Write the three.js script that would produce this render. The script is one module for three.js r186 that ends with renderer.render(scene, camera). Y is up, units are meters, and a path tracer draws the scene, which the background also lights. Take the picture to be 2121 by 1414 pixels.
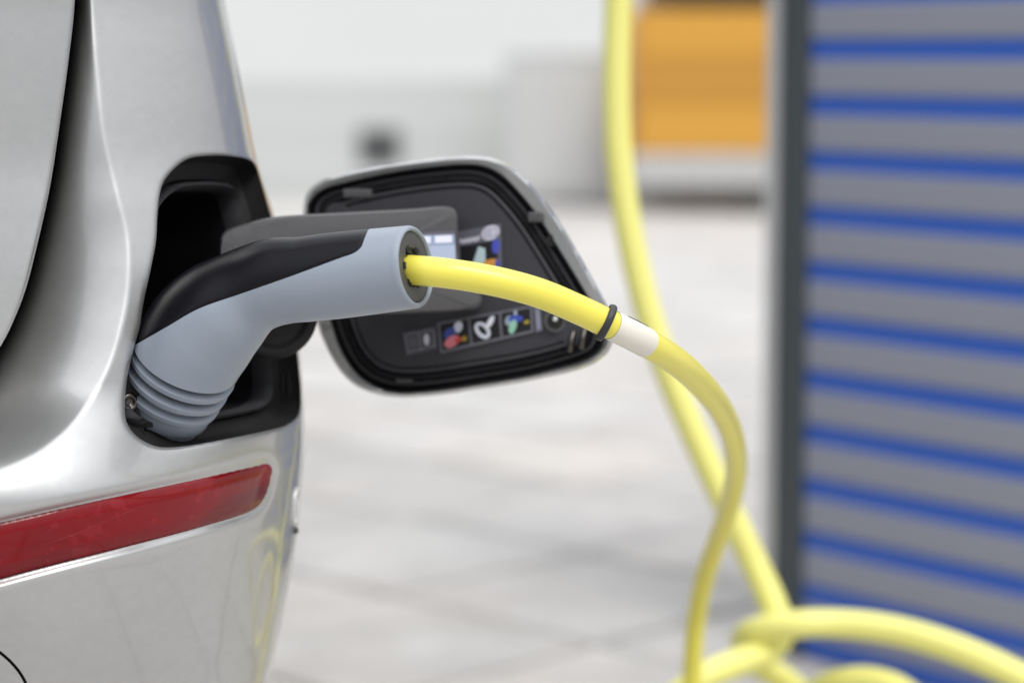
import * as THREE from 'three';
import { mergeGeometries, mergeVertices, toCreasedNormals } from 'three/addons/utils/BufferGeometryUtils.js';
import { RoundedBoxGeometry } from 'three/addons/geometries/RoundedBoxGeometry.js';

// ---------------------------------------------------------------- camera, sky, sun, exposure
const scene = new THREE.Scene();
const CAM_H = 0.78, FPX = 5000, PITCH = Math.atan(607 / FPX);
const camera = new THREE.PerspectiveCamera(2 * Math.atan(707 / FPX) * 180 / Math.PI, 2121 / 1414, 0.05, 200);
camera.position.set(0, CAM_H, 0);
camera.rotation.set(-PITCH, 0, 0);
camera.focus = 1.30;
camera.userData.fStop = 4.0;
camera.updateMatrixWorld(true);

const renderer = new THREE.WebGLRenderer({ antialias: true });
renderer.toneMapping = THREE.LinearToneMapping;
renderer.toneMappingExposure = 1.43;
renderer.shadowMap.enabled = true;

{ // overcast sky: even cloud, a little brighter overhead
  const W = 128, H = 64, data = new Float32Array(W * H * 4);
  for (let j = 0; j < H; j++) for (let i = 0; i < W; i++) {
    const el = ((j + 0.5) / H - 0.5) * Math.PI, s = Math.max(0, Math.sin(el));
    const az = (i + 0.5) / W * 2 * Math.PI;
    const cl = 1 + 0.05 * Math.sin(3 * az + 4 * s) * s + 0.04 * Math.sin(7 * az - 9 * s) * s * (1 - s);
    const L = (0.27 + 1.12 * s) * cl, k = (j * W + i) * 4;
    data[k] = L * 0.972; data[k + 1] = L * 0.995; data[k + 2] = L * 1.036; data[k + 3] = 1;
  }
  const sky = new THREE.DataTexture(data, W, H, THREE.RGBAFormat, THREE.FloatType);
  sky.mapping = THREE.EquirectangularReflectionMapping;
  sky.magFilter = sky.minFilter = THREE.LinearFilter; sky.wrapS = THREE.RepeatWrapping; sky.needsUpdate = true;
  scene.background = sky; scene.environment = sky;
}
const sun = new THREE.DirectionalLight(new THREE.Color(1, 0.96, 0.9), 1.1);
sun.position.set(2.5, 7, 1.5); sun.target.position.set(0, 0.5, -2);
sun.castShadow = true; sun.shadow.radius = 40; sun.shadow.mapSize.set(2048, 2048);
Object.assign(sun.shadow.camera, { left: -8, right: 8, top: 8, bottom: -8, near: 0.5, far: 30 });
scene.add(sun, sun.target);

// ---------------------------------------------------------------- helpers
let seed = 12345;
const rnd = () => { seed = (seed * 1664525 + 1013904223) >>> 0; return seed / 4294967296; };
const V = (x, y, z) => new THREE.Vector3(x, y, z);
const FWD = V(0, -Math.sin(PITCH), -Math.cos(PITCH)), RGT = V(1, 0, 0), UPV = V(0, Math.cos(PITCH), -Math.sin(PITCH));
const at = (x, y, d) => V(0, CAM_H, 0).addScaledVector(FWD, d).addScaledVector(RGT, d * (x - 1060.5) / FPX).addScaledVector(UPV, -d * (y - 707) / FPX);
const seen = (v) => { const p = v.clone().sub(V(0, CAM_H, 0)), d = p.dot(FWD); return [1060.5 + p.dot(RGT) / d * FPX, 707 - p.dot(UPV) / d * FPX]; };
const clamp = (x, a = 0, b = 1) => Math.min(b, Math.max(a, x));
const sstep = (a, b, x) => { const t = clamp((x - a) / (b - a)); return t * t * (3 - 2 * t); };
const names = {};
const numbered = (n) => { names[n] = (names[n] ?? -1) + 1; return names[n] ? `${n}_${String(names[n]).padStart(3, '0')}` : n; };
function add(name, geo, mat, parent = scene) {
  const m = new THREE.Mesh(geo, mat); m.name = parent === scene ? numbered(name) : name;
  m.castShadow = m.receiveShadow = true; parent.add(m); return m;
}
function thing(name, label, category, position = V(0, 0, 0)) {
  const g = new THREE.Group(); g.name = numbered(name); g.position.copy(position);
  g.userData = { label, category }; scene.add(g); return g;
}
// geometry given in world coordinates, moved to the local frame of its thing
const local = (geo, o) => { o.updateMatrixWorld(true); return geo.applyMatrix4(o.matrixWorld.clone().invert()); };
// smooth interpolation of a table [[key, value], ...]
function table(rows) {
  const n = rows.length, m = rows.map((r, i) => i === 0 ? (rows[1][1] - r[1]) / (rows[1][0] - r[0]) : i === n - 1 ? (r[1] - rows[n - 2][1]) / (r[0] - rows[n - 2][0])
    : (rows[i + 1][1] - rows[i - 1][1]) / (rows[i + 1][0] - rows[i - 1][0]));
  return (x) => {
    if (x <= rows[0][0]) return rows[0][1]; if (x >= rows[n - 1][0]) return rows[n - 1][1];
    let i = 0; while (x > rows[i + 1][0]) i++;
    const h = rows[i + 1][0] - rows[i][0], t = (x - rows[i][0]) / h, t2 = t * t, t3 = t2 * t;
    return (2 * t3 - 3 * t2 + 1) * rows[i][1] + (t3 - 2 * t2 + t) * h * m[i] + (-2 * t3 + 3 * t2) * rows[i + 1][1] + (t3 - t2) * h * m[i + 1];
  };
}
function smooth2(points, closed, n) {
  const c = new THREE.CatmullRomCurve3(points.map(([x, y]) => V(x, y, 0)), closed, 'centripetal');
  c.arcLengthDivisions = 1200;
  return c.getSpacedPoints(n).slice(0, closed ? n : n + 1).map((p) => [p.x, p.y]);
}
function lineDist(poly, x, y, closed) { // distance, and sign: + on the right hand of the direction of travel (open) or outside (closed)
  let best = 1e18, sg = 1, inside = false; const n = poly.length;
  for (let i = 0; i < (closed ? n : n - 1); i++) {
    const a = poly[i], b = poly[(i + 1) % n], dx = b[0] - a[0], dy = b[1] - a[1];
    const t = clamp(((x - a[0]) * dx + (y - a[1]) * dy) / (dx * dx + dy * dy + 1e-9));
    const ex = x - a[0] - t * dx, ey = y - a[1] - t * dy, e = ex * ex + ey * ey;
    if (e < best) { best = e; sg = dx * ey - dy * ex > 0 ? 1 : -1; }
    if (closed && (a[1] > y) !== (b[1] > y) && x < (b[0] - a[0]) * (y - a[1]) / (b[1] - a[1]) + a[0]) inside = !inside;
  }
  best = Math.sqrt(best);
  return closed ? (inside ? -best : best) : sg * best;
}
// a surface pos(a, b) over a grid of parameters, cut where keep(a, b, p) < 0
function surface(as, bs, pos, keep, uvOf) {
  const na = as.length, nb = bs.length, P = [], K = [];
  const nrm = (a, b) => {
    const e = 1e-3 * Math.max(1e-3, as[na - 1] - as[0]), f = 1e-3 * Math.max(1e-3, bs[nb - 1] - bs[0]);
    const ea = Math.min(e, surface.ea ?? e), eb = Math.min(f, surface.eb ?? f);
    return pos(a + ea, b).sub(pos(a - ea, b)).cross(pos(a, b + eb).sub(pos(a, b - eb))).normalize();
  };
  const position = [], normal = [], uv = [], index = [];
  const put = (a, b, p) => {
    const n = nrm(a, b); position.push(p.x, p.y, p.z); normal.push(n.x, n.y, n.z);
    const t = uvOf ? uvOf(a, b, p) : [p.x, p.y]; uv.push(t[0], t[1]); return position.length / 3 - 1;
  };
  const id = new Int32Array(na * nb).fill(-1);
  for (let j = 0; j < nb; j++) for (let i = 0; i < na; i++) { const p = pos(as[i], bs[j]); P.push(p); K.push(keep ? keep(as[i], bs[j], p) : 1); }
  const vert = (k) => id[k] >= 0 ? id[k] : (id[k] = put(as[k % na], bs[Math.floor(k / na)], P[k]));
  const cutIds = new Map();
  const cross = (k, l) => {
    const key = k < l ? k * 1e7 + l : l * 1e7 + k; if (cutIds.has(key)) return cutIds.get(key);
    let lo = 0, hi = 1; const a0 = as[k % na], b0 = bs[Math.floor(k / na)], a1 = as[l % na], b1 = bs[Math.floor(l / na)], s0 = K[k] > 0;
    for (let it = 0; it < 9; it++) { const m = (lo + hi) / 2, a = a0 + (a1 - a0) * m, b = b0 + (b1 - b0) * m; if ((keep(a, b, pos(a, b)) > 0) === s0) lo = m; else hi = m; }
    const m = (lo + hi) / 2, a = a0 + (a1 - a0) * m, b = b0 + (b1 - b0) * m, v = put(a, b, pos(a, b)); cutIds.set(key, v); return v;
  };
  const tri = (t) => {
    const out = [];
    for (let i = 0; i < 3; i++) { const k = t[i], l = t[(i + 1) % 3]; if (K[k] > 0) out.push(vert(k)); if ((K[k] > 0) !== (K[l] > 0)) out.push(cross(k, l)); }
    for (let i = 2; i < out.length; i++) index.push(out[0], out[i - 1], out[i]);
  };
  for (let j = 0; j + 1 < nb; j++) for (let i = 0; i + 1 < na; i++) {
    const k = j * na + i; tri([k, k + 1, k + na]); tri([k + 1, k + na + 1, k + na]);
  }
  const g = new THREE.BufferGeometry();
  g.setAttribute('position', new THREE.Float32BufferAttribute(position, 3)); g.setAttribute('normal', new THREE.Float32BufferAttribute(normal, 3));
  g.setAttribute('uv', new THREE.Float32BufferAttribute(uv, 2)); g.setIndex(index); return g;
}
// closed loops of equal length, joined; cap closes the last one to its middle
function loops(ls, cap, crease = 0.7) {
  const n = ls[0].length, p = [], idx = [], uv = [];
  for (const l of ls) for (const v of l) { p.push(v.x, v.y, v.z); uv.push(v.x, v.y); }
  for (let j = 0; j + 1 < ls.length; j++) for (let i = 0; i < n; i++) {
    const a = j * n + i, b = j * n + (i + 1) % n; idx.push(a, b, a + n, b, b + n, a + n);
  }
  if (cap) {
    const l = ls[ls.length - 1], c = l.reduce((s, v) => s.add(v), V(0, 0, 0)).divideScalar(n), o = (ls.length - 1) * n, k = p.length / 3;
    p.push(c.x, c.y, c.z); uv.push(c.x, c.y); for (let i = 0; i < n; i++) idx.push(o + i, o + (i + 1) % n, k);
  }
  const g = new THREE.BufferGeometry();
  g.setAttribute('position', new THREE.Float32BufferAttribute(p, 3)); g.setAttribute('uv', new THREE.Float32BufferAttribute(uv, 2)); g.setIndex(idx);
  return toCreasedNormals(g, crease);
}
// a round bar along points, radius a number or a function of 0..1
function tube(points, radius, seg = 200, sides = 28, closed = false, caps = true) {
  const curve = new THREE.CatmullRomCurve3(points, closed, 'centripetal'); curve.arcLengthDivisions = 2000;
  const fr = curve.computeFrenetFrames(seg, closed), p = [], nn = [], uv = [], idx = [], len = curve.getLength();
  const R = typeof radius === 'function' ? radius : () => radius;
  for (let i = 0; i <= seg; i++) {
    const t = i / seg, c = curve.getPointAt(t), r = R(t);
    for (let k = 0; k <= sides; k++) {
      const a = k / sides * 2 * Math.PI, d = fr.normals[i].clone().multiplyScalar(Math.cos(a)).addScaledVector(fr.binormals[i], Math.sin(a));
      p.push(c.x + d.x * r, c.y + d.y * r, c.z + d.z * r); nn.push(d.x, d.y, d.z); uv.push(t * len, k / sides * 2 * Math.PI * r);
    }
  }
  const w = sides + 1;
  for (let i = 0; i < seg; i++) for (let k = 0; k < sides; k++) { const a = i * w + k; idx.push(a, a + 1, a + w, a + 1, a + w + 1, a + w); }
  if (caps && !closed) for (const [i, s] of [[0, -1], [seg, 1]]) {
    const c = curve.getPointAt(i / seg), t = curve.getTangentAt(i / seg).multiplyScalar(s), k0 = p.length / 3; p.push(c.x, c.y, c.z); nn.push(t.x, t.y, t.z); uv.push(0, 0);
    for (let k = 0; k <= sides; k++) { const b = (i * w + k) * 3; p.push(p[b], p[b + 1], p[b + 2]); nn.push(t.x, t.y, t.z); uv.push(0, 0); }
    for (let k = 0; k < sides; k++) idx.push(k0, k0 + 1 + k, k0 + 2 + k);
  }
  const g = new THREE.BufferGeometry();
  g.setAttribute('position', new THREE.Float32BufferAttribute(p, 3)); g.setAttribute('normal', new THREE.Float32BufferAttribute(nn, 3));
  g.setAttribute('uv', new THREE.Float32BufferAttribute(uv, 2)); g.setIndex(idx); return g;
}
const range = (a, b, step) => { const n = Math.max(1, Math.round((b - a) / step)); return Array.from({ length: n + 1 }, (_, i) => a + (b - a) * i / n); };

// ---------------------------------------------------------------- textures
function noiseTexture(size, fn, repeat, srgb) {
  const d = new Uint8Array(size * size * 4);
  for (let j = 0; j < size; j++) for (let i = 0; i < size; i++) { const c = fn(i / size, j / size), k = (j * size + i) * 4; d[k] = c[0] * 255; d[k + 1] = c[1] * 255; d[k + 2] = c[2] * 255; d[k + 3] = 255; }
  const t = new THREE.DataTexture(d, size, size); t.wrapS = t.wrapT = THREE.RepeatWrapping; t.magFilter = THREE.LinearFilter; t.minFilter = THREE.LinearMipmapLinearFilter; t.generateMipmaps = true;
  t.repeat.set(repeat, repeat); if (srgb) t.colorSpace = THREE.SRGBColorSpace; t.needsUpdate = true; return t;
}
const lattice = Array.from({ length: 4096 }, () => rnd());
function vnoise(x, y, per) { // tiling value noise
  const xi = Math.floor(x), yi = Math.floor(y), fx = x - xi, fy = y - yi, u = fx * fx * (3 - 2 * fx), v = fy * fy * (3 - 2 * fy);
  const h = (a, b) => lattice[((((a % per) + per) % per) * 57 + (((b % per) + per) % per) * 131 + per * 7) & 4095];
  return (h(xi, yi) * (1 - u) + h(xi + 1, yi) * u) * (1 - v) + (h(xi, yi + 1) * (1 - u) + h(xi + 1, yi + 1) * u) * v;
}
const fbm = (u, v, f0, n) => { let s = 0, a = 0.5, f = f0; for (let i = 0; i < n; i++) { s += a * vnoise(u * f, v * f, f); a *= 0.5; f *= 2; } return s / (1 - Math.pow(0.5, n)); };
const grain = noiseTexture(512, (u, v) => { const c = fbm(u, v, 64, 3); return [c, c, c]; }, 12);
const flake = noiseTexture(512, (u, v) => { const c = 0.965 + 0.03 * fbm(u, v, 64, 2) - (vnoise(u * 256, v * 256, 256) > 0.99 ? 0.09 : 0); return [c, c, c]; }, 4, true);
const smear = noiseTexture(512, (u, v) => { const c = 0.25 + 0.5 * fbm(u, v, 8, 5); return [c, c, c]; }, 4);
const wear = noiseTexture(512, (u, v) => { const c = 0.5 + 0.16 * (fbm(u, v, 10, 5) - 0.5); return [c, c, c]; }, 5);
const concreteMap = noiseTexture(512, (u, v) => { const c = 0.81 + 0.17 * fbm(u, v, 6, 6) + 0.05 * fbm(v, u, 128, 2), w = 0.02 * fbm(u + 0.3, v, 4, 2); return [clamp(c + w), c, clamp(c - w * 0.5)]; }, 1.3, true);

// ---------------------------------------------------------------- materials
const lin = (r, g, b) => new THREE.Color().setRGB(r, g, b);
const std = (c, roughness, o = {}) => new THREE.MeshPhysicalMaterial({ color: c, roughness, side: THREE.DoubleSide, ...o });
const M = {
  paint: std(lin(0.515, 0.517, 0.515), 0.38, { metalness: 0.78, map: flake, clearcoat: 1, clearcoatRoughness: 0.025 }),
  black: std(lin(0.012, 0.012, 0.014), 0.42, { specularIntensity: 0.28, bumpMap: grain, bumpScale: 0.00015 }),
  blackSoft: std(lin(0.022, 0.021, 0.021), 0.6, { specularIntensity: 0.3, bumpMap: grain, bumpScale: 0.0002 }),
  rubber: std(lin(0.04, 0.04, 0.044), 0.5),
  panel: std(lin(0.045, 0.045, 0.052), 0.5, { specularIntensity: 0.5, bumpMap: grain, bumpScale: 0.0001 }),
  arm: std(lin(0.068, 0.066, 0.07), 0.45, { bumpMap: grain, bumpScale: 0.0001 }),
  plug: std(lin(0.275, 0.315, 0.375), 0.68, { roughnessMap: wear, bumpMap: grain, bumpScale: 0.00006 }),
  inlay: std(lin(0.007, 0.007, 0.010), 0.30, { specularIntensity: 0.32, bumpMap: grain, bumpScale: 0.00003 }),
  gland: std(lin(0.06, 0.06, 0.058), 0.45),
  dark: std(lin(0.004, 0.004, 0.004), 0.8),
  cable: std(lin(0.80, 0.715, 0.095), 0.68, { roughnessMap: wear, clearcoat: 0.3, clearcoatRoughness: 0.3, bumpMap: grain, bumpScale: 0.00005 }),
  cableThick: std(lin(0.83, 0.80, 0.24), 0.42),
  sleeve: std(lin(0.74, 0.71, 0.62), 0.42),
  screw: std(lin(0.10, 0.09, 0.085), 0.35, { metalness: 1 }),
  post: std(lin(0.058, 0.07, 0.078), 0.45),
  alu: std(lin(0.66, 0.66, 0.66), 0.4, { metalness: 0.3 }),
  slat: std(lin(0.295, 0.31, 0.375), 0.4),
  blue: std(lin(0.033, 0.12, 0.54), 0.42),
};

// ---------------------------------------------------------------- the setting: ground and its slabs
const ground = add('ground', new THREE.PlaneGeometry(160, 160).rotateX(-Math.PI / 2).translate(0, -0.014, 0), std(lin(0.30, 0.29, 0.28), 0.9, { map: concreteMap }));
ground.userData.kind = 'structure';
{
  const S = 0.41, tones = [[0.55, 0.54, 0.525], [0.57, 0.568, 0.56], [0.52, 0.515, 0.505], [0.58, 0.565, 0.545]].map((c) => std(lin(...c), 0.8, { map: concreteMap, bumpMap: grain, bumpScale: 0.0006 }));
  const slabGeo = () => {
    const g = new THREE.BufferGeometry(), a = S / 2 - 0.008, b = a - 0.006, top = 0, mid = -0.006, low = -0.05, p = [], idx = [], uv = [];
    const u0 = rnd() * 3, v0 = rnd() * 3;
    for (const [r, y] of [[a, low], [a, mid], [b, top]]) for (const [sx, sz] of [[-1, -1], [1, -1], [1, 1], [-1, 1]]) { p.push(sx * r, y, sz * r); uv.push(u0 + sx * r, v0 + sz * r + y); }
    for (let j = 0; j < 2; j++) for (let i = 0; i < 4; i++) { const k = j * 4 + i, l = j * 4 + (i + 1) % 4; idx.push(k, k + 4, l, l, k + 4, l + 4); }
    idx.push(8, 10, 9, 8, 11, 10);
    g.setAttribute('position', new THREE.Float32BufferAttribute(p, 3)); g.setAttribute('uv', new THREE.Float32BufferAttribute(uv, 2)); g.setIndex(idx);
    return toCreasedNormals(g, 0.3).rotateY(Math.PI / 4);
  };
  const variants = Array.from({ length: 8 }, slabGeo), rest = [], near = [];
  for (let i = -60; i <= 60; i++) for (let j = -60; j <= 60; j++) {
    // joints run along D - X = 3.01 + .58 i and D + X = 3.81 + .58 j
    const s = 3.01 + 0.29 + 0.58 * i, t = 3.81 + 0.29 + 0.58 * j, D = (s + t) / 2, X = (t - s) / 2;
    if (D < -4 || D > 19 || Math.abs(X) > 7) continue;
    const [px, py] = D > 0.5 ? seen(V(X, 0, -D)) : [0, 9999], inView = px > 480 && px < 1700 && py > 420 && py < 1520;
    const g = variants[Math.floor(rnd() * 8)], m = tones[Math.floor(rnd() * 4)], y = (rnd() - 0.5) * 0.004;
    if (inView) near.push([X, y, -D, g, m]); else rest.push(g.clone().translate(X, y, -D));
  }
  near.sort((a, b) => b[2] - a[2]);
  near.forEach(([x, y, z, g, m], i) => { if (i < 300) add('paving_slab', g, m, ground).position.set(x, y + 0.014 - 0.014, z); else rest.push(g.clone().translate(x, y, z)); });
  add('paving_slab', mergeGeometries(rest), tones[0], ground).userData.kind = 'stuff';
}

// ---------------------------------------------------------------- far background
{
  const render = noiseTexture(256, (u, v) => { const c = 0.93 + 0.07 * fbm(u, v, 8, 4); return [c, c, c]; }, 0.8, true);
  const wall = thing('garden_wall', 'long low pale rendered wall with a small dark opening across the yard', 'wall', V(-1.5, 0, -12.8));
  add('wall_face', new THREE.BoxGeometry(9, 0.58, 0.25).translate(-1.2, 0.29, -0.125), std(lin(0.64, 0.665, 0.655), 0.9, { map: render }), wall);
  add('coping', new RoundedBoxGeometry(9.0, 0.045, 0.256, 2, 0.004).translate(-1.2, 0.603, -0.125), std(lin(0.66, 0.68, 0.67), 0.85, { map: render }), wall);
  const o = add('vent_frame', new RoundedBoxGeometry(0.22, 0.19, 0.03, 2, 0.006).translate(0.80, 0.265, 0.012), std(lin(0.17, 0.175, 0.18), 0.6), wall);
  for (let i = 0; i < 4; i++) add('vent_slat', new THREE.BoxGeometry(0.18, 0.02, 0.03).rotateX(0.5).translate(0.80, 0.205 + 0.04 * i, 0.03), std(lin(0.10, 0.102, 0.105), 0.6), o);
  add('sill', new RoundedBoxGeometry(0.32, 0.03, 0.08, 2, 0.006).translate(0.80, 0.115, 0.04), std(lin(0.72, 0.73, 0.72), 0.8), wall);

  const hall = thing('white_building', 'tall white building filling the view behind the low wall', 'building', V(0, 0, -19.5));
  add('wall', new THREE.BoxGeometry(26, 7, 8).translate(0, 3.5, -4), std(lin(0.80, 0.825, 0.82), 0.85, { map: render }), hall);
  add('roof_edge', new THREE.BoxGeometry(26.3, 0.3, 8.3).translate(0, 7.15, -4), std(lin(0.5, 0.5, 0.5), 0.7), hall);

  const cab = thing('utility_cabinet', 'pale grey utility cabinet standing in front of the low wall beside the hanging cable', 'cabinet', V(0.23, 0, -12.0));
  add('housing', new RoundedBoxGeometry(0.54, 0.70, 0.4, 3, 0.012).translate(0, 0.37, -0.2), std(lin(0.56, 0.575, 0.575), 0.55), cab);
  add('lid', new RoundedBoxGeometry(0.545, 0.035, 0.41, 3, 0.01).translate(0, 0.742, -0.2), std(lin(0.50, 0.51, 0.51), 0.55), cab);
  add('plinth', new THREE.BoxGeometry(0.50, 0.04, 0.36).translate(0, 0.0, -0.2), std(lin(0.25, 0.25, 0.25), 0.8), cab);
  add('door', new RoundedBoxGeometry(0.44, 0.60, 0.02, 2, 0.006).translate(-0.02, 0.37, 0.008), std(lin(0.56, 0.575, 0.575), 0.5), cab);

  const tr = thing('box_trailer', 'orange box trailer with a pale grey sill parked behind the yellow cable', 'trailer', V(1.09, 0, -11.5));
  const orange = std(lin(0.66, 0.335, 0.045), 0.5), orangeDark = std(lin(0.54, 0.265, 0.036), 0.5), grey = std(lin(0.50, 0.50, 0.50), 0.6);
  for (let i = 0; i < 3; i++) add('side_board', new RoundedBoxGeometry(0.98, 0.222, 0.04, 2, 0.008).translate(0, 0.40 + 0.226 * i, 0), i === 1 ? orangeDark : orange, tr);
  for (const x of [-0.50, 0.50]) add('corner_post', new RoundedBoxGeometry(0.04, 0.74, 0.05, 2, 0.008).translate(x, 0.63, 0), orangeDark, tr);
  add('cargo_box', new THREE.BoxGeometry(0.94, 0.66, 2.4).translate(0, 0.62, -1.23), orangeDark, tr);
  add('tarpaulin', new RoundedBoxGeometry(0.80, 0.22, 2.3, 4, 0.06).translate(0.05, 1.07, -1.2), std(lin(0.03, 0.03, 0.03), 0.8), tr);
  add('sill_beam', new RoundedBoxGeometry(1.3, 0.16, 0.08, 3, 0.015).translate(0.12, 0.2, 0.01), grey, tr);
  for (const [x, z] of [[0.0, -0.8], [0.0, -1.9]]) {
    const w = add('wheel', new THREE.TorusGeometry(0.13, 0.045, 14, 32).rotateY(Math.PI / 2).translate(x + 0.1, 0.16, z + 0.35), std(lin(0.03, 0.028, 0.026), 0.8), tr);
    add('rim', new THREE.CylinderGeometry(0.1, 0.1, 0.05, 24).rotateZ(Math.PI / 2).translate(x + 0.1, 0.16, z + 0.35), grey, w);
  }
  add('support_leg', new RoundedBoxGeometry(0.14, 0.12, 0.1, 2, 0.01).translate(0.06, 0.05, 0.0), std(lin(0.06, 0.055, 0.05), 0.8), tr);
}

// ---------------------------------------------------------------- the charging station
{
  const corner = V(0.368, 0, -3.06), dir = V(0.63, 0, 0.777).normalize();
  const st = thing('charging_station', 'striped grey and blue charging station with a dark corner post', 'charging station', corner);
  st.rotation.y = -Math.atan2(dir.z, dir.x); // local x runs along the panel towards the camera, local z out of its face
  const H = 1.45, pitch = 0.0695, Lp = 0.62;
  // inner cabinet
  add('cabinet_body', new THREE.BoxGeometry(Lp, H, 0.5).translate(Lp / 2 + 0.01, H / 2, -0.262), M.post, st);
  for (let k = -9; k <= 11; k++) {
    const yb = CAM_H - 0.001 - k * pitch; if (yb < 0 || yb > H) continue;
    add('blue_strip', new THREE.BoxGeometry(Lp, 0.0255, 0.012).translate(Lp / 2 + 0.012, yb, -0.006), M.blue, st);
    if (yb + pitch / 2 < H) add('slat', new RoundedBoxGeometry(Lp, 0.0435, 0.02, 3, 0.004).translate(Lp / 2 + 0.012, yb + pitch / 2, -0.0075), M.slat, st);
  }
  add('corner_post', new RoundedBoxGeometry(0.05, H + 0.03, 0.046, 4, 0.008).translate(-0.012, H / 2 + 0.013, -0.012), M.post, st);
  add('edge_trim', new RoundedBoxGeometry(0.026, H + 0.02, 0.03, 3, 0.003).translate(-0.051, H / 2 + 0.008, -0.012), M.alu, st);
  add('top_cover', new RoundedBoxGeometry(Lp + 0.08, 0.05, 0.58, 3, 0.01).translate(Lp / 2, H + 0.055, -0.25), M.post, st);
}

// ---------------------------------------------------------------- the car
const car = thing('parked_car', 'silver parked car, rear corner with its charging flap open', 'car', V(-0.3, 0, -1.5));
const S = 400, LD = 0.21, DS = 1.48, C3 = 0.11;
const xs = table([[-1400, 330], [-600, 405], [-200, 446], [0, 467], [106, 488], [212, 509], [336, 533], [445, 567], [560, 598], [729, 622], [869, 632], [930, 632], [1009, 625], [1118, 614], [1227, 596], [1336, 574], [1414, 556], [1700, 500], [2200, 430], [2900, 380]]);
const creaseLine = smooth2([[130, -1400], [165, -400], [189, 0], [201, 141], [216, 283], [240, 389], [265, 500], [263, 606], [247, 687], [226, 755], [198, 811], [152, 875], [88, 931], [0, 975], [-150, 1028], [-500, 1090], [-1600, 1130]], false, 800);
const gateLine = smooth2([[190, -1400], [165, -400], [154, 0], [141, 124], [124, 247], [102, 389], [78, 498], [53, 595], [32, 652], [0, 716], [-60, 790], [-180, 885], [-400, 970], [-800, 1010], [-1700, 1030]], false, 500);
const portLine = smooth2([[390, 328], [441, 322], [489, 324], [514, 329], [527, 338], [545, 393], [561, 447], [592, 560], [606, 660], [615, 734], [620, 775], [623, 828], [617, 861], [596, 879], [556, 891], [489, 905], [408, 920], [360, 926], [327, 925], [298, 914], [274, 895], [260, 869], [258, 828], [264, 775], [278, 715], [288, 680], [296, 628], [310, 563], [322, 500], [325, 450], [329, 407], [337, 379], [356, 353]], true, 220);
const lensLine = smooth2([[-700, 1258], [-300, 1150], [0, 1082], [150, 1048], [280, 1020], [420, 990], [520, 968], [553, 962], [561, 970], [558, 992], [548, 1025], [533, 1048], [512, 1061], [420, 1090], [250, 1135], [100, 1173], [0, 1200], [-300, 1284], [-700, 1400], [-760, 1330]], true, 480);
const coverLine = smooth2(Array.from({ length: 16 }, (_, i) => [-150 + 215 * Math.cos(i / 16 * 2 * Math.PI), 1470 + 165 * Math.sin(i / 16 * 2 * Math.PI)]), true, 120);
function baseDepth(q, y) {
  let d = DS - LD * (q - (q > 0 ? C3 * q * q * q : 0));
  const rear = sstep(0.15, 1.1, q);
  d += rear * (0.000012 * Math.max(0, 900 - y));               // the tail leans forwards as it rises
  d -= rear * 0.030 * sstep(790, 1050, y);                          // shelf of the bumper
  d += rear * 0.095 * sstep(1050, 1900, y) + rear * 0.03 * sstep(1500, 2900, y);
  return d;
}
const soft = (x, w) => x < -w ? 0 : x > w ? x : (x + w) ** 2 / (4 * w); // rounded max(0, x)
function carPoint(q, y, flat) {
  const x = xs(y) - S * q * q / (q < 0 ? 1 + q * q : 1); let d = baseDepth(q, y);
  if (q > 0.05 && !flat) {
    if (y < 1200 && x < 330) {
      const c = lineDist(creaseLine, x, y), e = lineDist(gateLine, x, y); // + left of travel...
      const into = c, out = e;
      if (into > 0) d += sstep(0.15, 1.1, q) * 0.030 * sstep(790, 1050, y) * sstep(0, 170, into);
      d += 0.000195 * soft(into, 7);
      d += sstep(-5, 25, into) * 0.036 * Math.exp(-Math.max(-30, -out) / 10);
    }
    if (y > 900 && y < 1460 && x < 640) { const l = lineDist(lensLine, x, y, true); if (l < 60) d += 0.0048 * Math.exp(-Math.pow(Math.max(0, l) / 11, 1.8)); }
    if (y > 280 && y < 960 && x > 220) { const l = lineDist(portLine, x, y, true); if (l < 30) d += 0.0022 * Math.exp(-Math.max(0, l) / 3); }
  }
  return at(x, y, d);
}
const rows = [...range(-1400, -60, 60), ...range(-52, 1460, 4), ...range(1480, 2900, 60)];
const qs = (() => {
  const list = [...range(-14, -4, 1), ...range(-3.5, -0.4, 0.2), ...range(-0.35, 0.19, 0.03)];
  for (let s = 16; s < 660; s += 4) list.push(Math.sqrt(s / S));
  for (let s = 680; s < 1900; s += 50) list.push(Math.sqrt(s / S)); return list;
})();
const carUV = (q, y, p) => [p.x, p.y];
surface.ea = 0.002; surface.eb = 0.6;
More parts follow.
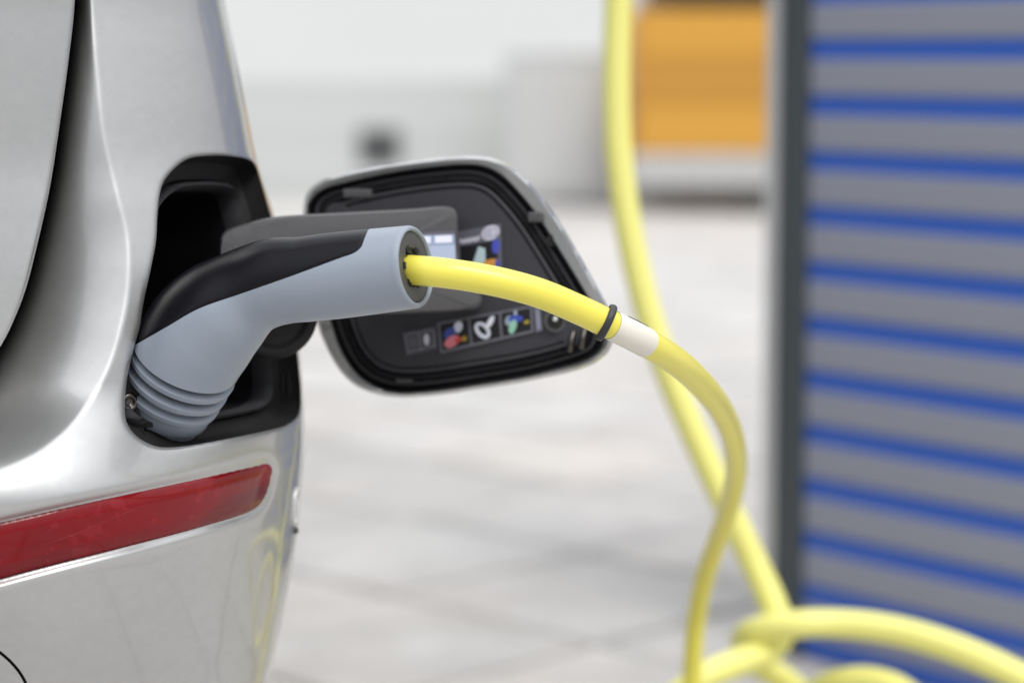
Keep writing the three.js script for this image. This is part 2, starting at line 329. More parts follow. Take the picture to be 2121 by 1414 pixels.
{
  const keep = (q, y) => {
    if (q <= 0.04) return 1; const x = xs(y) - S * q * q; let k = 1e9;
    if (y > 300 && y < 950 && x > 230) k = Math.min(k, lineDist(portLine, x, y, true));
    if (y > 940 && x < 600) k = Math.min(k, lineDist(lensLine, x, y, true));
    if (y > 1290 && x < 90) k = Math.min(k, Math.abs(lineDist(coverLine, x, y, true)) - 3.2);
    return k;
  };
  add('body_panel', local(surface(qs, rows, (q, y) => carPoint(q, y), keep, carUV), car), M.paint, car);
  const inner = add('tow_cover_gap', local(surface(qs.filter((q) => q > 1.0), rows.filter((y) => y > 1200 && y < 1700), (q, y) => carPoint(q, y, true).addScaledVector(FWD, 0.006), (q, y) => 20 - Math.abs(lineDist(coverLine, xs(y) - S * q * q, y, true)), carUV), car), M.dark, car);
  // tailgate with a rolled edge
  const gateRows = rows.filter((y) => y < 1100);
  const gatePos = (q, y) => {
    const x = xs(y) - S * q * q, e = lineDist(gateLine, x, y), t = clamp(1 - e / 9, 0, 1);
    return at(x, y, baseDepth(q, y) - 0.004 + 0.0045 * (1 - Math.sqrt(Math.max(0, 1 - t * t * 0.97))) - 0.00005 * soft(660 - y, 420));
  };
  add('tailgate', local(surface(qs.filter((q) => q > 0.6), gateRows, gatePos, (q, y) => lineDist(gateLine, xs(y) - S * q * q, y), carUV), car), M.paint, car);
}
{ // black flange added behind the tailgate edge to keep the gap dark
  const edge = (o) => gateLine.filter((p) => p[1] < 1060).map(([x, y]) => { const q = Math.sqrt((xs(y) - x) / S); return at(x - 1, y, baseDepth(q, y) - 0.004 + 0.0042 - 0.00005 * soft(660 - y, 420) + o); });
  const a = edge(0), b = edge(0.03), c = gateLine.filter((p) => p[1] < 1060).map(([x, y]) => at(x - 1, y, baseDepth(Math.sqrt((xs(y) - x) / S), y) + 0.12)), g = new THREE.BufferGeometry(), p = [...a, ...b, ...c].flatMap((v) => v.toArray()), n = a.length, idx = [];
  for (let j = 0; j < 2; j++) for (let i = 0; i + 1 < n; i++) { const k = j * n + i; idx.push(k, k + 1, k + n, k + 1, k + n + 1, k + n); }
  g.setAttribute('position', new THREE.Float32BufferAttribute(p, 3)); g.setAttribute('uv', new THREE.Float32BufferAttribute(p.filter((_, i) => i % 3 < 2), 2)); g.setIndex(idx); g.computeVertexNormals();
  add('added_gap_flange', local(g, car), M.blackSoft, car);
}
{ // the mass of the car inside its skin: closed body, floor and sills
  const g = new RoundedBoxGeometry(1.5, 1.15, 3.6, 3, 0.08).translate(-0.75, 0.78, -1.8).rotateY(0.2).translate(-0.36, 0, -1.8);
  add('underbody', local(g, car), M.blackSoft, car);
}
// the reflector: a red lens set into the bumper
{
  const lensMap = noiseTexture(512, (u, v) => {  // darker patches painted in as reflections in the lens, pale specks as dust
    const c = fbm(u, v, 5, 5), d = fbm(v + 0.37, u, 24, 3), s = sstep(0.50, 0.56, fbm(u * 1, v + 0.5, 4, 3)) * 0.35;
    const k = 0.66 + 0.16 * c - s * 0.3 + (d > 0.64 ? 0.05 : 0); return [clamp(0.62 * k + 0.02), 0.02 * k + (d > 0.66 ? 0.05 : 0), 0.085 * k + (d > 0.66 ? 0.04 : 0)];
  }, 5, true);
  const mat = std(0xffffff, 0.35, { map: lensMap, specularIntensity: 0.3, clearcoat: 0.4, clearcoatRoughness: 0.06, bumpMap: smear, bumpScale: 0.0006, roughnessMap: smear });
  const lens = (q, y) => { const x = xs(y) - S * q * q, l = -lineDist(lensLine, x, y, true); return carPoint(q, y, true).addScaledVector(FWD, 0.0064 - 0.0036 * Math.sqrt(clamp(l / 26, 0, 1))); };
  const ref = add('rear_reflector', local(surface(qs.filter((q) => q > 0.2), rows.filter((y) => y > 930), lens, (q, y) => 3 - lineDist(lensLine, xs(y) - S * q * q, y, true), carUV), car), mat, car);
  const pts = smooth2([[-250, 1205], [0, 1150], [130, 1115], [260, 1062], [300, 1046]], false, 40).map(([x, y]) => { const q = Math.sqrt((xs(y) - x) / S); return carPoint(q, y, true).addScaledVector(FWD, 0.0031); });
  add('lens_ridge', local(tube(pts, 0.00035, 60, 8), car), mat, ref);
}
// charging port: rolled edge, flange, seal and bowl
const IN = RGT.clone().multiplyScalar(-0.85).addScaledVector(FWD, 0.5).addScaledVector(UPV, -0.1).normalize();
const portLoop = (grow = 0) => portLine.map(([x, y]) => { const q = Math.sqrt(Math.max(3, xs(y) - x) / S); return carPoint(q, y); });
{
  const L0 = portLoop(), c = L0.reduce((s, v) => s.add(v), V(0, 0, 0)).divideScalar(L0.length);
  const sh = (k, depth) => L0.map((v) => v.clone().lerp(c, k).addScaledVector(IN, depth));
  add('port_flange', local(loops([sh(-0.004, 0.001), sh(0.0, 0.007), sh(0.03, 0.013), sh(0.13, 0.016), sh(0.15, 0.020)], false, 0.6), car), M.blackSoft, car);
  add('port_seal', local(loops([sh(0.15, 0.020), sh(0.152, 0.012), sh(0.175, 0.010), sh(0.195, 0.013), sh(0.2, 0.024)], false, 1.2), car), M.rubber, car);
  const bowl = add('port_bowl', local(loops([sh(0.2, 0.024), sh(0.22, 0.05), sh(0.26, 0.10), sh(0.34, 0.125), sh(0.6, 0.13)], true, 0.7), car), M.black, car);
  // screw in the flange at its lower rear corner
  const plate = smooth2([[250, 800], [262, 786], [276, 790], [291, 806], [284, 818], [288, 850], [301, 902], [306, 920], [290, 916], [262, 890], [248, 850]], true, 90), pl = (k, d) => plate.map(([x, y]) => at(272 + (x - 272) * k, 852 + (y - 852) * k, d));
  add('port_bracket', local(loops([pl(1, 1.326), pl(1, 1.3172), pl(0.97, 1.3165)], true, 0.5), car), M.blackSoft, car);
  const scr = at(266, 833, 1.3155);
  const ring = new THREE.LatheGeometry([[0.0001, 0.001], [0.0022, 0.001], [0.0026, 0.0026], [0.0042, 0.0026], [0.0052, 0.0014], [0.0054, -0.003]].map(([r, h]) => new THREE.Vector2(r, h)), 24);
  ring.applyQuaternion(new THREE.Quaternion().setFromUnitVectors(V(0, 1, 0), V(0.45, 0.15, 0.85).normalize())).translate(scr.x, scr.y, scr.z);
  add('screw', local(ring, car), M.screw, car);
  // ribs on the forward wall of the bowl
  for (const [x, w] of [[598, 0.003], [585, 0.0024]]) add('bowl_rib', local(tube([at(x - 4, 735, 1.462), at(x, 790, 1.462), at(x - 6, 850, 1.462), at(x - 40, 872, 1.455)], w, 40, 10), car), M.blackSoft, bowl);
}
// small marker slot near the edge of the bumper
{
  const p = (s, y, o = 0) => { const q = Math.sqrt(s / S); return carPoint(q, y, true).addScaledVector(V(0.8, 0, 0.6), 0.0006 + o); };
  const loop = [[11, 1012], [14, 1030], [14, 1062], [12, 1082], [8, 1080], [8, 1050], [8, 1025]].map(([s, y]) => p(s, y));
  add('sensor_trim', local(tube(loop, 0.0011, 80, 8, true), car), M.alu, car);
  add('clip', local(new THREE.SphereGeometry(0.0022, 16, 10).translate(...p(7, 1098).toArray()), car), M.gland, car);
}
// ---------------------------------------------------------------- the open flap
const flapDepth = (x) => 1.505 - (x - 630) / 635 * 0.055;
const fp = (x, y, off = 0) => at(x, y, flapDepth(x) - off);
{
  const outer = smooth2([[631, 425], [640, 396], [665, 376], [700, 364], [780, 346], [870, 333], [960, 325], [1010, 328], [1050, 343], [1090, 375], [1130, 422], [1170, 482], [1205, 542], [1240, 606], [1260, 645], [1268, 690], [1261, 722], [1238, 745], [1200, 762], [1100, 785], [1000, 802], [900, 816], [835, 820], [780, 813], [738, 796], [706, 766], [683, 728], [666, 690], [652, 640], [640, 560], [632, 480]], true, 240);
  const inner = smooth2([[638, 430], [647, 408], [670, 390], [722, 375], [800, 358], [870, 347], [960, 339], [1003, 343], [1038, 360], [1073, 394], [1115, 446], [1162, 520], [1212, 602], [1239, 648], [1251, 690], [1246, 719], [1225, 740], [1180, 756], [1100, 777], [1000, 794], [900, 808], [835, 812], [788, 805], [751, 786], [720, 752], [698, 708], [681, 653], [660, 562], [646, 480]], true, 240);
  const inset = (poly, amount) => {
    let l = poly.map((p) => [...p]); const n = l.length, steps = Math.max(1, Math.ceil(Math.abs(amount) / 2));
    for (let s = 0; s < steps; s++) {
      l = l.map((p, i) => { const a = l[(i + n - 2) % n], b = l[(i + 2) % n], dx = b[0] - a[0], dy = b[1] - a[1], m = Math.hypot(dx, dy) || 1; return [p[0] - dy / m * amount / steps, p[1] + dx / m * amount / steps]; });
      l = l.map((p, i) => { const a = l[(i + n - 1) % n], b = l[(i + 1) % n]; return [p[0] * 0.5 + (a[0] + b[0]) * 0.25, p[1] * 0.5 + (a[1] + b[1]) * 0.25]; });
    }
    return l;
  };
  const L = (poly, off) => poly.map(([x, y]) => fp(x, y, off));
  const mid = [935, 575], scl = (poly, k) => poly.map(([x, y]) => [mid[0] + (x - mid[0]) * k, mid[1] + (y - mid[1]) * k]);
  const flap = add('charging_flap', local(loops([L(inner, -0.004), L(inner, 0.0), L(inset(outer, 4), 0.0012), L(outer, -0.001), L(inset(outer, -3), -0.004), L(outer, -0.009), L(inset(outer, 10), -0.014), L(scl(outer, 0.8), -0.019), L(scl(outer, 0.4), -0.022)], true, 1.1), car), M.paint, car);
  flap.userData.label = 'open charging flap with black inside';
  add('flap_liner', local(loops([L(inset(inner, -2), -0.002), L(inset(inner, 3), 0.001), L(inset(inner, 6), -0.001), L(inset(inner, 9), -0.007), L(inset(inner, 20), -0.008), L(inset(inner, 23), -0.002), L(inset(inner, 26), 0.0005), L(inset(inner, 34), 0.0005), L(inset(inner, 38), -0.005), L(inset(inner, 46), -0.0055)], true, 0.6), car), M.black, flap);
  add('flap_seal', local(tube(inset(inner, 17).filter((_, i) => i % 4 === 0).map(([x, y]) => fp(x, y, -0.005)), 0.0016, 240, 10, true), car), M.rubber, flap);
  add('flap_ridge', local(tube(inset(inner, 43).filter((_, i) => i % 4 === 0).map(([x, y]) => fp(x, y, 0.001)), 0.0013, 240, 10, true), car), M.panel, flap);
  add('inner_panel', local(loops([L(inset(inner, 47), -0.006), L(inset(inner, 48), 0.0), L(inset(inner, 52), 0.0015), L(inset(inner, 90), 0.002)], true, 0.6), car), M.panel, flap);
  const block = (x0, y0, x1, y1, off, thick, mat, name) => { // a small moulded block standing on the flap
    const a = fp(x0, y0, off), b = fp(x1, y0, off), c = fp(x0, y1, off), w = a.distanceTo(b), h = a.distanceTo(c);
    const g = new RoundedBoxGeometry(w, h, thick, 2, Math.min(w, h, thick) * 0.25), ex = b.clone().sub(a).normalize(), ey = a.clone().sub(c).normalize(), ez = ex.clone().cross(ey);
    g.applyMatrix4(new THREE.Matrix4().makeBasis(ex, ey, ez)).translate(...a.clone().add(b).multiplyScalar(0.5).add(c.clone().sub(a).multiplyScalar(0.5)).addScaledVector(ez, thick / 2).toArray());
    return add(name, local(g, car), mat, flap);
  };
  block(715, 392, 775, 412, -0.003, 0.006, M.arm, 'clip'); block(1098, 440, 1130, 462, -0.004, 0.007, M.arm, 'clip'); block(825, 776, 860, 792, -0.006, 0.006, M.arm, 'clip');
  add('latch_hole', local(new THREE.CylinderGeometry(0.0036, 0.0036, 0.003, 20).rotateX(Math.PI / 2 - 0.1).translate(...fp(1143, 498, -0.0012).toArray()), car), M.dark, flap);
  // printed stickers: plates with their print
  const sticker = (corners, off, w, h, draw, name, parent, place = fp) => {
    const cv = document.createElement('canvas'); cv.width = w; cv.height = h; draw(cv.getContext('2d'), w, h);
    const t = new THREE.CanvasTexture(cv); t.colorSpace = THREE.SRGBColorSpace;
    const c = corners.map(([x, y]) => place(x, y, off)), b = corners.map(([x, y]) => place(x, y, off - 0.0009)), g = new THREE.BufferGeometry(), p = [], uv = [];
    const quad = (v, t4) => { for (const i of [0, 2, 1, 0, 3, 2]) { p.push(...v[i].toArray()); uv.push(...t4[i]); } };
    quad(c, [[0, 1], [1, 1], [1, 0], [0, 0]]);
    for (let i = 0; i < 4; i++) quad([c[i], c[(i + 1) % 4], b[(i + 1) % 4], b[i]], [[0, 0], [0, 0], [0, 0], [0, 0]]);
    g.setAttribute('position', new THREE.Float32BufferAttribute(p, 3)); g.setAttribute('uv', new THREE.Float32BufferAttribute(uv, 2)); g.computeVertexNormals();
    return add(name, local(g, car), std(0xffffff, 0.4, { map: t }), parent);
  };
  const ell = (c, x, y, a, b, r, f) => { c.fillStyle = f; c.beginPath(); c.ellipse(x, y, a, b, r, 0, 7); c.fill(); };
  const book = (c, x, y, w, h, line) => {
    c.strokeStyle = line; c.lineWidth = 4; c.beginPath(); c.moveTo(x, y + h * 0.12); c.quadraticCurveTo(x + w * 0.25, y - h * 0.06, x + w * 0.5, y + h * 0.12); c.quadraticCurveTo(x + w * 0.75, y - h * 0.06, x + w, y + h * 0.12);
    c.lineTo(x + w, y + h); c.quadraticCurveTo(x + w * 0.75, y + h * 0.86, x + w * 0.5, y + h); c.quadraticCurveTo(x + w * 0.25, y + h * 0.86, x, y + h); c.closePath(); c.stroke();
    c.beginPath(); c.moveTo(x + w * 0.5, y + h * 0.12); c.lineTo(x + w * 0.5, y + h); c.stroke();
    c.lineWidth = 3; for (let i = 0; i < 3; i++) { c.beginPath(); c.moveTo(x + w * 0.1, y + h * (0.3 + 0.18 * i)); c.lineTo(x + w * 0.4, y + h * (0.3 + 0.18 * i)); c.stroke(); }
  };
  sticker([[832, 688], [903, 674], [906, 722], [842, 738]], 0.0032, 160, 120, (c, w, h) => {
    c.fillStyle = '#4a4a52'; c.fillRect(0, 0, w, h); book(c, 12, 14, w - 24, h - 28, '#8c8c96'); ell(c, 112, 62, 13, 30, 0, '#c9c9d4');
  }, 'manual_sticker', flap);
  sticker([[905, 668], [1103, 632], [1106, 688], [912, 732]], 0.0032, 512, 160, (c, w, h) => {
    c.fillStyle = '#62626b'; c.fillRect(0, 0, w, h); c.fillStyle = '#101014'; for (const x of [14, 180, 346]) c.fillRect(x, 14, 152, h - 28);
    ell(c, 112, 45, 24, 30, 0.3, '#d5d8e6'); ell(c, 62, 68, 34, 26, -0.4, '#3c4e9a'); ell(c, 70, 112, 44, 28, -0.3, '#d97c86'); ell(c, 104, 112, 20, 14, -0.3, '#c24438'); ell(c, 138, 112, 14, 14, 0, '#9c8a2e');
    c.strokeStyle = '#ccd0dc'; c.lineWidth = 20; c.beginPath(); c.ellipse(240, 90, 24, 44, -0.6, 0, 7); c.stroke(); ell(c, 285, 52, 16, 36, 0.5, '#d8dbe6');
    ell(c, 384, 64, 22, 30, 0.2, '#8b9aa6'); ell(c, 420, 60, 40, 20, 0.2, '#3a4aa8'); ell(c, 402, 104, 20, 40, 0.3, '#8fc0aa'); ell(c, 476, 92, 16, 12, 0, '#9c8a2e'); ell(c, 420, 26, 10, 16, 0, '#a0a4b4');
  }, 'pictogram_sticker', flap);
  sticker([[1106, 632], [1118, 630], [1124, 684], [1110, 688]], 0.0032, 32, 160, (c, w, h) => { c.fillStyle = '#6c6c7c'; c.fillRect(0, 0, w, h); c.fillStyle = '#a4a4b8'; for (let i = 0; i < 6; i++) c.fillRect(8, 40 + 18 * i, 14, 8); }, 'edge_sticker', flap);
  sticker([[948, 480], [1038, 462], [1040, 560], [952, 572]], 0.0034, 256, 280, (c, w, h) => {
    c.fillStyle = '#5d5d68'; c.fillRect(0, 0, w, h); c.fillStyle = '#18161c'; c.fillRect(10, 92, w - 34, h - 100);
    c.fillStyle = '#d4d4e2'; for (let i = 0; i < 7; i++) c.fillRect(12 + i * 17, 48 + (i % 2) * 4, 12, 26);
    ell(c, 192, 44, 54, 44, -0.1, '#c6c4d4'); book(c, 156, 20, 72, 50, '#77778c');
    c.fillStyle = '#b8cdd2'; c.beginPath(); c.moveTo(60, 270); c.lineTo(120, 110); c.lineTo(160, 130); c.lineTo(160, 270); c.fill();
    ell(c, 222, 130, 24, 44, 0, '#4650b4'); ell(c, 190, 230, 54, 30, 0, '#d0913c'); ell(c, 230, 236, 16, 26, 0, '#4a50a0');
  }, 'instruction_sticker', flap);
  // round emblem and two prongs by the lower corner
  const dial = new THREE.CylinderGeometry(0.0068, 0.0072, 0.0016, 28).rotateX(Math.PI / 2 - 0.12).translate(...fp(1150, 664, 0.003).toArray());
  const em = add('round_emblem', local(dial, car), M.arm, flap);
  add('emblem_disc', local(new THREE.CylinderGeometry(0.0048, 0.0048, 0.0012, 24).rotateX(Math.PI / 2 - 0.12).translate(...fp(1150, 664, 0.0038).toArray()), car), M.dark, em);
  add('emblem_dot', local(new THREE.SphereGeometry(0.0016, 16, 10).translate(...fp(1150, 661, 0.0045).toArray()), car), M.alu, em);
  for (const [x, y] of [[1180, 722], [1204, 716]]) add('prong', local(tube([fp(x + 8, y - 34, 0.003), fp(x + 3, y - 14, 0.006), fp(x, y + 6, 0.005)], (t) => 0.0015 + 0.0007 * t, 20, 10), car), M.screw, flap);

  // hinge arm: a moulded slab from the port to the flap
  const armPt = (x, y, off = 0) => at(x, y, 1.385 + (x - 470) / 500 * 0.055 - off);
  const armLine = smooth2([[462, 482], [500, 466], [560, 450], [700, 441], [850, 433], [925, 428], [943, 434], [948, 470], [952, 540], [975, 590], [998, 612], [996, 634], [960, 642], [850, 648], [700, 650], [560, 640], [480, 600], [455, 540]], true, 200);
  const A = (k, off) => inset(armLine, k).map(([x, y]) => armPt(x, y, off));
  const arm = add('hinge_arm', local(loops([A(0, -0.03), A(0, -0.004), A(1.5, -0.0015), A(4, 0), A(14, 0.0006), A(40, 0.001)], true, 0.8), car), M.arm, flap);
  void arm;
  sticker([[790, 484], [941, 478], [944, 540], [790, 548]], 0.0022, 320, 128, (c, w, h) => {
    c.fillStyle = '#8e9bb4'; c.fillRect(0, 0, w, h); c.fillStyle = '#5c5c68'; c.fillRect(0, 0, w, 14); c.fillStyle = '#dfe1f2'; c.fillRect(0, 18, 214, 30); c.fillRect(232, 18, 76, 30);
    c.fillStyle = '#a9b4cc'; c.fillRect(0, 60, w, 60);
  }, 'arm_sticker', flap, armPt);
  // round rubber cap hanging behind the plug
  const capC = at(566, 652, 1.415), capQ = new THREE.Quaternion().setFromUnitVectors(V(0, 1, 0), V(0.25, -0.05, 1).normalize());
  const cap = new THREE.LatheGeometry([[0.0001, 0.006], [0.016, 0.006], [0.0185, 0.004], [0.0195, 0.007], [0.0235, 0.007], [0.0255, 0.004], [0.0255, -0.01], [0.022, -0.012]].map(([r, h]) => new THREE.Vector2(r, h)), 48);
  add('socket_cap', local(cap.applyQuaternion(capQ).translate(...capC.toArray()), car), M.blackSoft, flap);
}

// ---------------------------------------------------------------- charging cable with its plug
const cable = thing('charging_cable', 'yellow charging cable with grey-blue plug pushed into the open charging port', 'charging cable', at(848, 553, 1.27));
{
  const axis = [[848, 553.5, 1.2684, 86.5], [770, 562.5, 1.2775, 88.5], [700, 570.5, 1.2845, 89.5], [640, 577.5, 1.290, 88.5], [584, 586, 1.2955, 86], [520, 613, 1.303, 82], [468, 652, 1.3095, 97], [428, 688, 1.317, 109], [393, 728, 1.324, 114], [371, 768, 1.330, 115], [352, 803, 1.3355, 115]];
  const pxm = (r, d) => r * d / FPX;
  const curve = new THREE.CatmullRomCurve3(axis.map(([x, y, d]) => at(x, y, d)), false, 'centripetal'); curve.arcLengthDivisions = 2000;
  const radT = table(axis.map(([, , d, r], i) => [i / (axis.length - 1), pxm(r, d)]));
  const side = V(0, 0, 1); // frames built on the plane of the bend, so that they do not twist
  const planeN = at(848, 553, 1.27).sub(at(600, 583, 1.294)).cross(at(371, 770, 1.33).sub(at(600, 583, 1.294))).normalize();
  const ringPoint = (t, a, grow = 0) => {
    const tt = clamp(t, 0, 1), c = curve.getPoint(tt), tan = curve.getTangent(tt), n = planeN.clone().addScaledVector(tan, -planeN.dot(tan)).normalize(), b = n.clone().cross(tan);
    const r = radT(tt) + grow; return c.addScaledVector(n, Math.cos(a) * r).addScaledVector(b, Math.sin(a) * r);
  };
  const border = smooth2([[170, 775], [280, 715], [345, 678], [410, 641], [500, 609], [600, 574], [700, 537], [735, 524], [749, 512], [756, 494], [764, 476], [780, 455], [800, 380]], false, 160);
  const isBlack = (p) => { const [x, y] = seen(p); return -lineDist(border, x, y); }; // + above the line
  const b0 = at(386, 741, 1.3262), bd = RGT.clone().multiplyScalar(-0.41).addScaledVector(UPV, -0.77).addScaledVector(FWD, 0.48).normalize();
  const ts = range(0.0, 1, 0.006), angs = range(0, 2 * Math.PI, Math.PI / 60);
  const e0 = surface.ea, e1 = surface.eb; surface.ea = 0.002; surface.eb = 0.01;
  const uvp = (t, a, p) => [t * 0.2, a * 0.022];
  const shell = surface(ts, angs, (t, a) => ringPoint(t, a), (t, a, p) => Math.min(1.2 - isBlack(p), -p.clone().sub(b0).dot(bd) * 4000), uvp);
  const grip = surface(ts, angs, (t, a) => { const p = ringPoint(t, a), k = isBlack(p); return ringPoint(t, a, -0.0006 + 0.0007 * sstep(0, 7, k)).addScaledVector(UPV, 0.017 * sstep(8, 120, k) * sstep(0.3, 0.64, t)).addScaledVector(FWD, 0.006 * sstep(8, 120, k) * sstep(0.3, 0.64, t)); }, (t, a, p) => Math.min(isBlack(ringPoint(t, a)) + 0.5, -p.clone().sub(b0).dot(bd) * 4000), uvp);
  surface.ea = e0; surface.eb = e1;
  const plug = add('plug', local(shell, cable), M.plug, cable);
  plug.userData.label = 'grey-blue plug with black grip';
  add('grip_inlay', local(grip, cable), M.inlay, plug);
  // collar round the cable end
  const end = curve.getPoint(0), out = curve.getTangent(0).multiplyScalar(-1);
  const frame = new THREE.Quaternion().setFromUnitVectors(V(0, 1, 0), out);
  const lathe = (pts, seg = 72) => new THREE.LatheGeometry(pts.map(([r, h]) => new THREE.Vector2(r * 0.000254, h * 0.000254)), seg).applyQuaternion(frame).translate(end.x, end.y, end.z);
  add('end_collar', local(lathe([[86.3, -6], [86.6, 0], [86.2, 8], [84, 13], [80.5, 15.5], [77, 15], [75, 12], [74, 8], [73.5, 0]]), cable), M.plug, plug);
  const gl = add('cable_gland', local(lathe([[73.5, 4], [73.2, 9], [70, 11], [68.5, 9.5], [67, 10.5], [50, 9.5], [48, 7], [46, 8], [41, 8], [40, 2], [30, 1]]), cable), M.gland, plug);
  for (let i = 0; i < 6; i++) { // openings between the ribs of the gland
    const a = i / 6 * 2 * Math.PI + 0.35, q = new THREE.Quaternion().setFromAxisAngle(out, a), w = V(0, 1, 0).addScaledVector(out, -out.y).normalize().applyQuaternion(q);
    const g = new THREE.BoxGeometry(0.0036, 0.0030, 0.0012); const z = out.clone(), y = w, x = y.clone().cross(z);
    g.applyMatrix4(new THREE.Matrix4().makeBasis(x, y, z)).translate(...end.clone().addScaledVector(w, 0.0101).addScaledVector(out, 0.0018).toArray());
    add('gland_slot', local(g, cable), M.dark, gl);
  }
  // bellows towards the socket
  const bq = new THREE.Quaternion().setFromUnitVectors(V(0, 1, 0), bd), u = 0.000266;
  const ringG = (h, r) => new THREE.LatheGeometry(new THREE.SplineCurve([[r - 20, h + 13], [r - 12, h + 13.6], [r - 6, h + 15.5], [r - 1.4, h + 18.6], [r, h + 20.4], [r - 0.1, h + 22], [r - 1, h + 29.5], [r - 1.8, h + 31.4], [r - 4.5, h + 31.8], [r - 22, h + 30.5]].map(([a, b]) => new THREE.Vector2(a * u, b * u))).getPoints(60), 96).applyQuaternion(bq).translate(b0.x, b0.y, b0.z);
  [[0, 114], [34, 111], [68, 107]].forEach(([h, r]) => add('bellows_ring', local(ringG(h, r), cable), M.plug, plug));
  add('body_skirt', local(new THREE.LatheGeometry([[114, -1], [113.6, 0.6], [111, 1], [80, -2]].map(([a, h]) => new THREE.Vector2(a * u, h * u)), 96).applyQuaternion(bq).translate(b0.x, b0.y, b0.z), cable), M.plug, plug);
  add('bellows_groove_shade', local(new THREE.LatheGeometry([[97, -6], [94, 20], [91, 60], [88, 108]].map(([a, h]) => new THREE.Vector2(a * u, h * u)), 64).applyQuaternion(bq).translate(b0.x, b0.y, b0.z), cable), M.black, plug);  // black core added so that the bellows grooves look shaded
  add('plug_tip', local(new THREE.LatheGeometry([[90, 60], [90, 100], [99, 101], [97, 135], [86, 137], [84, 220]].map(([a, h]) => new THREE.Vector2(a * u, h * u)), 64).applyQuaternion(bq).translate(b0.x, b0.y, b0.z), cable), M.plug, plug);

  // the cable itself
  const path = [[800, 559, 1.2755], [826, 558, 1.272], [900, 563, 1.262], [975, 573, 1.262], [1050, 588, 1.265], [1120, 608, 1.270], [1190, 637, 1.278], [1262, 671, 1.288], [1330, 705, 1.305], [1395, 744, 1.345], [1452, 795, 1.42], [1497, 855, 1.53], [1521, 920, 1.65], [1524, 985, 1.75], [1509, 1055, 1.83], [1484, 1125, 1.90], [1459, 1200, 1.95], [1443, 1280, 1.985], [1436, 1360, 2.0], [1434, 1440, 2.01], [1440, 1600, 2.02], [1470, 1800, 2.05], [1540, 1925, 2.12]].map(([x, y, d]) => at(x, y, d));
  path.push(V(0.26, 0.012, -2.35), V(0.42, 0.012, -2.55));
  add('cable_jacket', local(tube(path, 0.0079, 420, 36), cable), M.cable, cable);
  const cc = new THREE.CatmullRomCurve3(path, false, 'centripetal'); cc.arcLengthDivisions = 4000;
  const near = (x, y) => { let b = 0, e = 1e9; for (let i = 0; i <= 1500; i++) { const [a, c] = seen(cc.getPointAt(i / 1500)), d = (a - x) ** 2 + (c - y) ** 2; if (d < e) { e = d; b = i / 1500; } } return b; };
  const span = (t0, t1, r, n = 40) => tube(Array.from({ length: 13 }, (_, i) => cc.getPointAt(t0 + (t1 - t0) * i / 12)), r, n, 36);
  const t0 = near(1267, 668), t1 = near(1337, 709);
  add('white_sleeve', local(span(t0, t1, 0.00812), cable), M.sleeve, cable);
  const rp = cc.getPointAt(near(1257, 666)), rt = cc.getTangentAt(near(1257, 666)).addScaledVector(FWD, -0.45).normalize();
  const ring = new THREE.TorusGeometry(0.0092, 0.0014, 16, 56).scale(1, 1, 1.5).applyQuaternion(new THREE.Quaternion().setFromUnitVectors(V(0, 0, 1), rt)).translate(rp.x, rp.y, rp.z);
  add('rubber_ring', local(ring, cable), std(lin(0.025, 0.027, 0.03), 0.5), cable);
  const lp = [near(1288, 679), near(1330, 703)].map((t) => cc.getPointAt(t)), up = V(0.42, 0.8, 0).normalize();
  add('sleeve_print', local(tube([lp[0].clone().addScaledVector(up, 0.0079), lp[0].clone().lerp(lp[1], 0.5).addScaledVector(up, 0.0081), lp[1].clone().addScaledVector(up, 0.0079)], 0.0006, 20, 8), cable), M.rubber, cable);
}

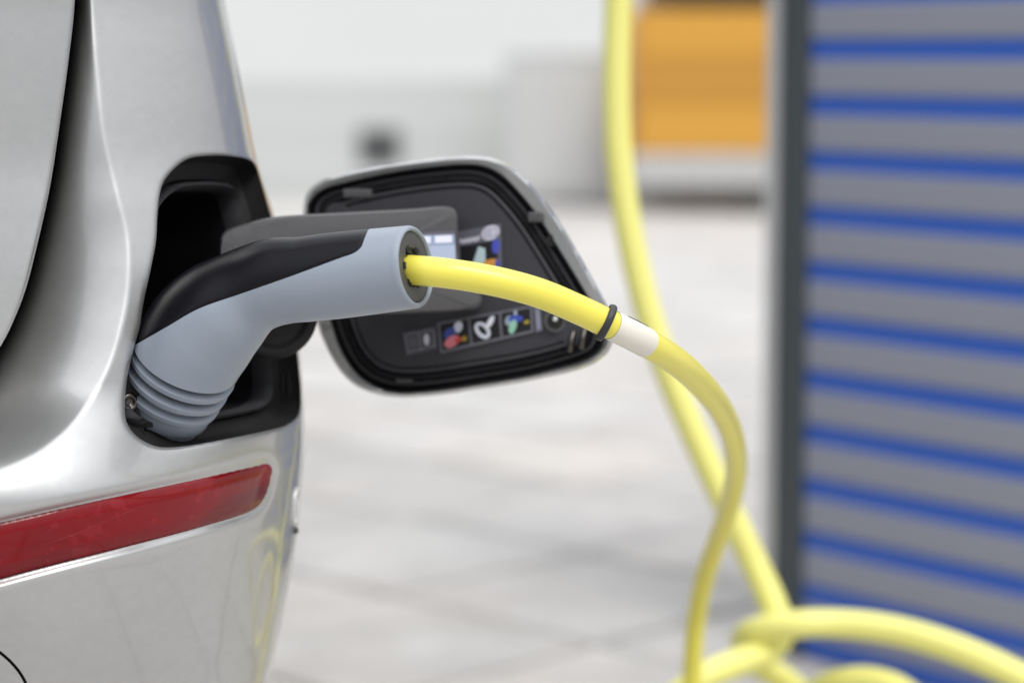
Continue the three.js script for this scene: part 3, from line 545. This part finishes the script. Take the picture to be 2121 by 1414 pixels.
// ---------------------------------------------------------------- thick cable behind, hanging in loops in front of the station
{
  const base = at(1600, 1300, 2.25); base.y = 0;
  const hang = thing('hanging_cable', 'thick pale yellow cable hanging in loops in front of the charging station', 'cable', base);
  const P = [[1300, -700, 2.25], [1292, -350, 2.22], [1284, -100, 2.2], [1279, 60, 2.2], [1277, 190, 2.2], [1282, 320, 2.2], [1302, 470, 2.2], [1338, 630, 2.2], [1388, 780, 2.2], [1448, 920, 2.2], [1510, 1055, 2.2], [1562, 1165, 2.2], [1603, 1255, 2.19], [1618, 1310, 2.18], [1590, 1348, 2.16], [1530, 1372, 2.14], [1460, 1402, 2.12], [1400, 1450, 2.12], [1380, 1560, 2.2]].map(([x, y, d]) => at(x, y, d));
  P.push(at(1480, 1680, 2.3), at(1650, 1650, 2.36), at(1720, 1540, 2.34), at(1650, 1430, 2.3), at(1572, 1372, 2.26), at(1541, 1335, 2.22), at(1566, 1307, 2.16), at(1640, 1294, 2.14), at(1740, 1291, 2.14), at(1850, 1304, 2.13), at(1970, 1338, 2.11), at(2080, 1385, 2.09), at(2200, 1455, 2.07), at(2320, 1580, 2.1),
    at(2250, 1720, 2.2), at(2000, 1740, 2.3), at(1800, 1640, 2.3), at(1690, 1500, 2.25), at(1690, 1440, 2.2), at(1745, 1412, 2.16), at(1810, 1410, 2.14), at(1880, 1440, 2.12), at(1960, 1560, 2.1), at(1980, 1700, 2.15));
  add('cable_jacket', local(tube(P, 0.0126, 700, 28), hang), M.cableThick, hang);
}
// dry leaf on the ground by the foot of the station
{
  const p = V(0.305, 0.006, -3.0), sh = new THREE.Shape(); sh.moveTo(-0.03, 0); sh.quadraticCurveTo(-0.01, 0.022, 0.03, 0.004); sh.quadraticCurveTo(0.0, -0.02, -0.03, 0);
  const g = new THREE.ExtrudeGeometry(sh, { depth: 0.0012, bevelEnabled: false, curveSegments: 12 }); const a = g.attributes.position;
  for (let i = 0; i < a.count; i++) a.setZ(i, a.getZ(i) + 9 * a.getY(i) ** 2 + 3 * a.getX(i) ** 2); g.rotateX(-Math.PI / 2); g.computeVertexNormals();
  const leaf = add('fallen_leaf', g, std(lin(0.42, 0.17, 0.04), 0.7)); leaf.position.copy(p); leaf.rotation.y = 0.4;
  leaf.userData = { label: 'dry orange-brown leaf on the paving at the foot of the charging station', category: 'leaf' };
}
renderer.render(scene, camera);
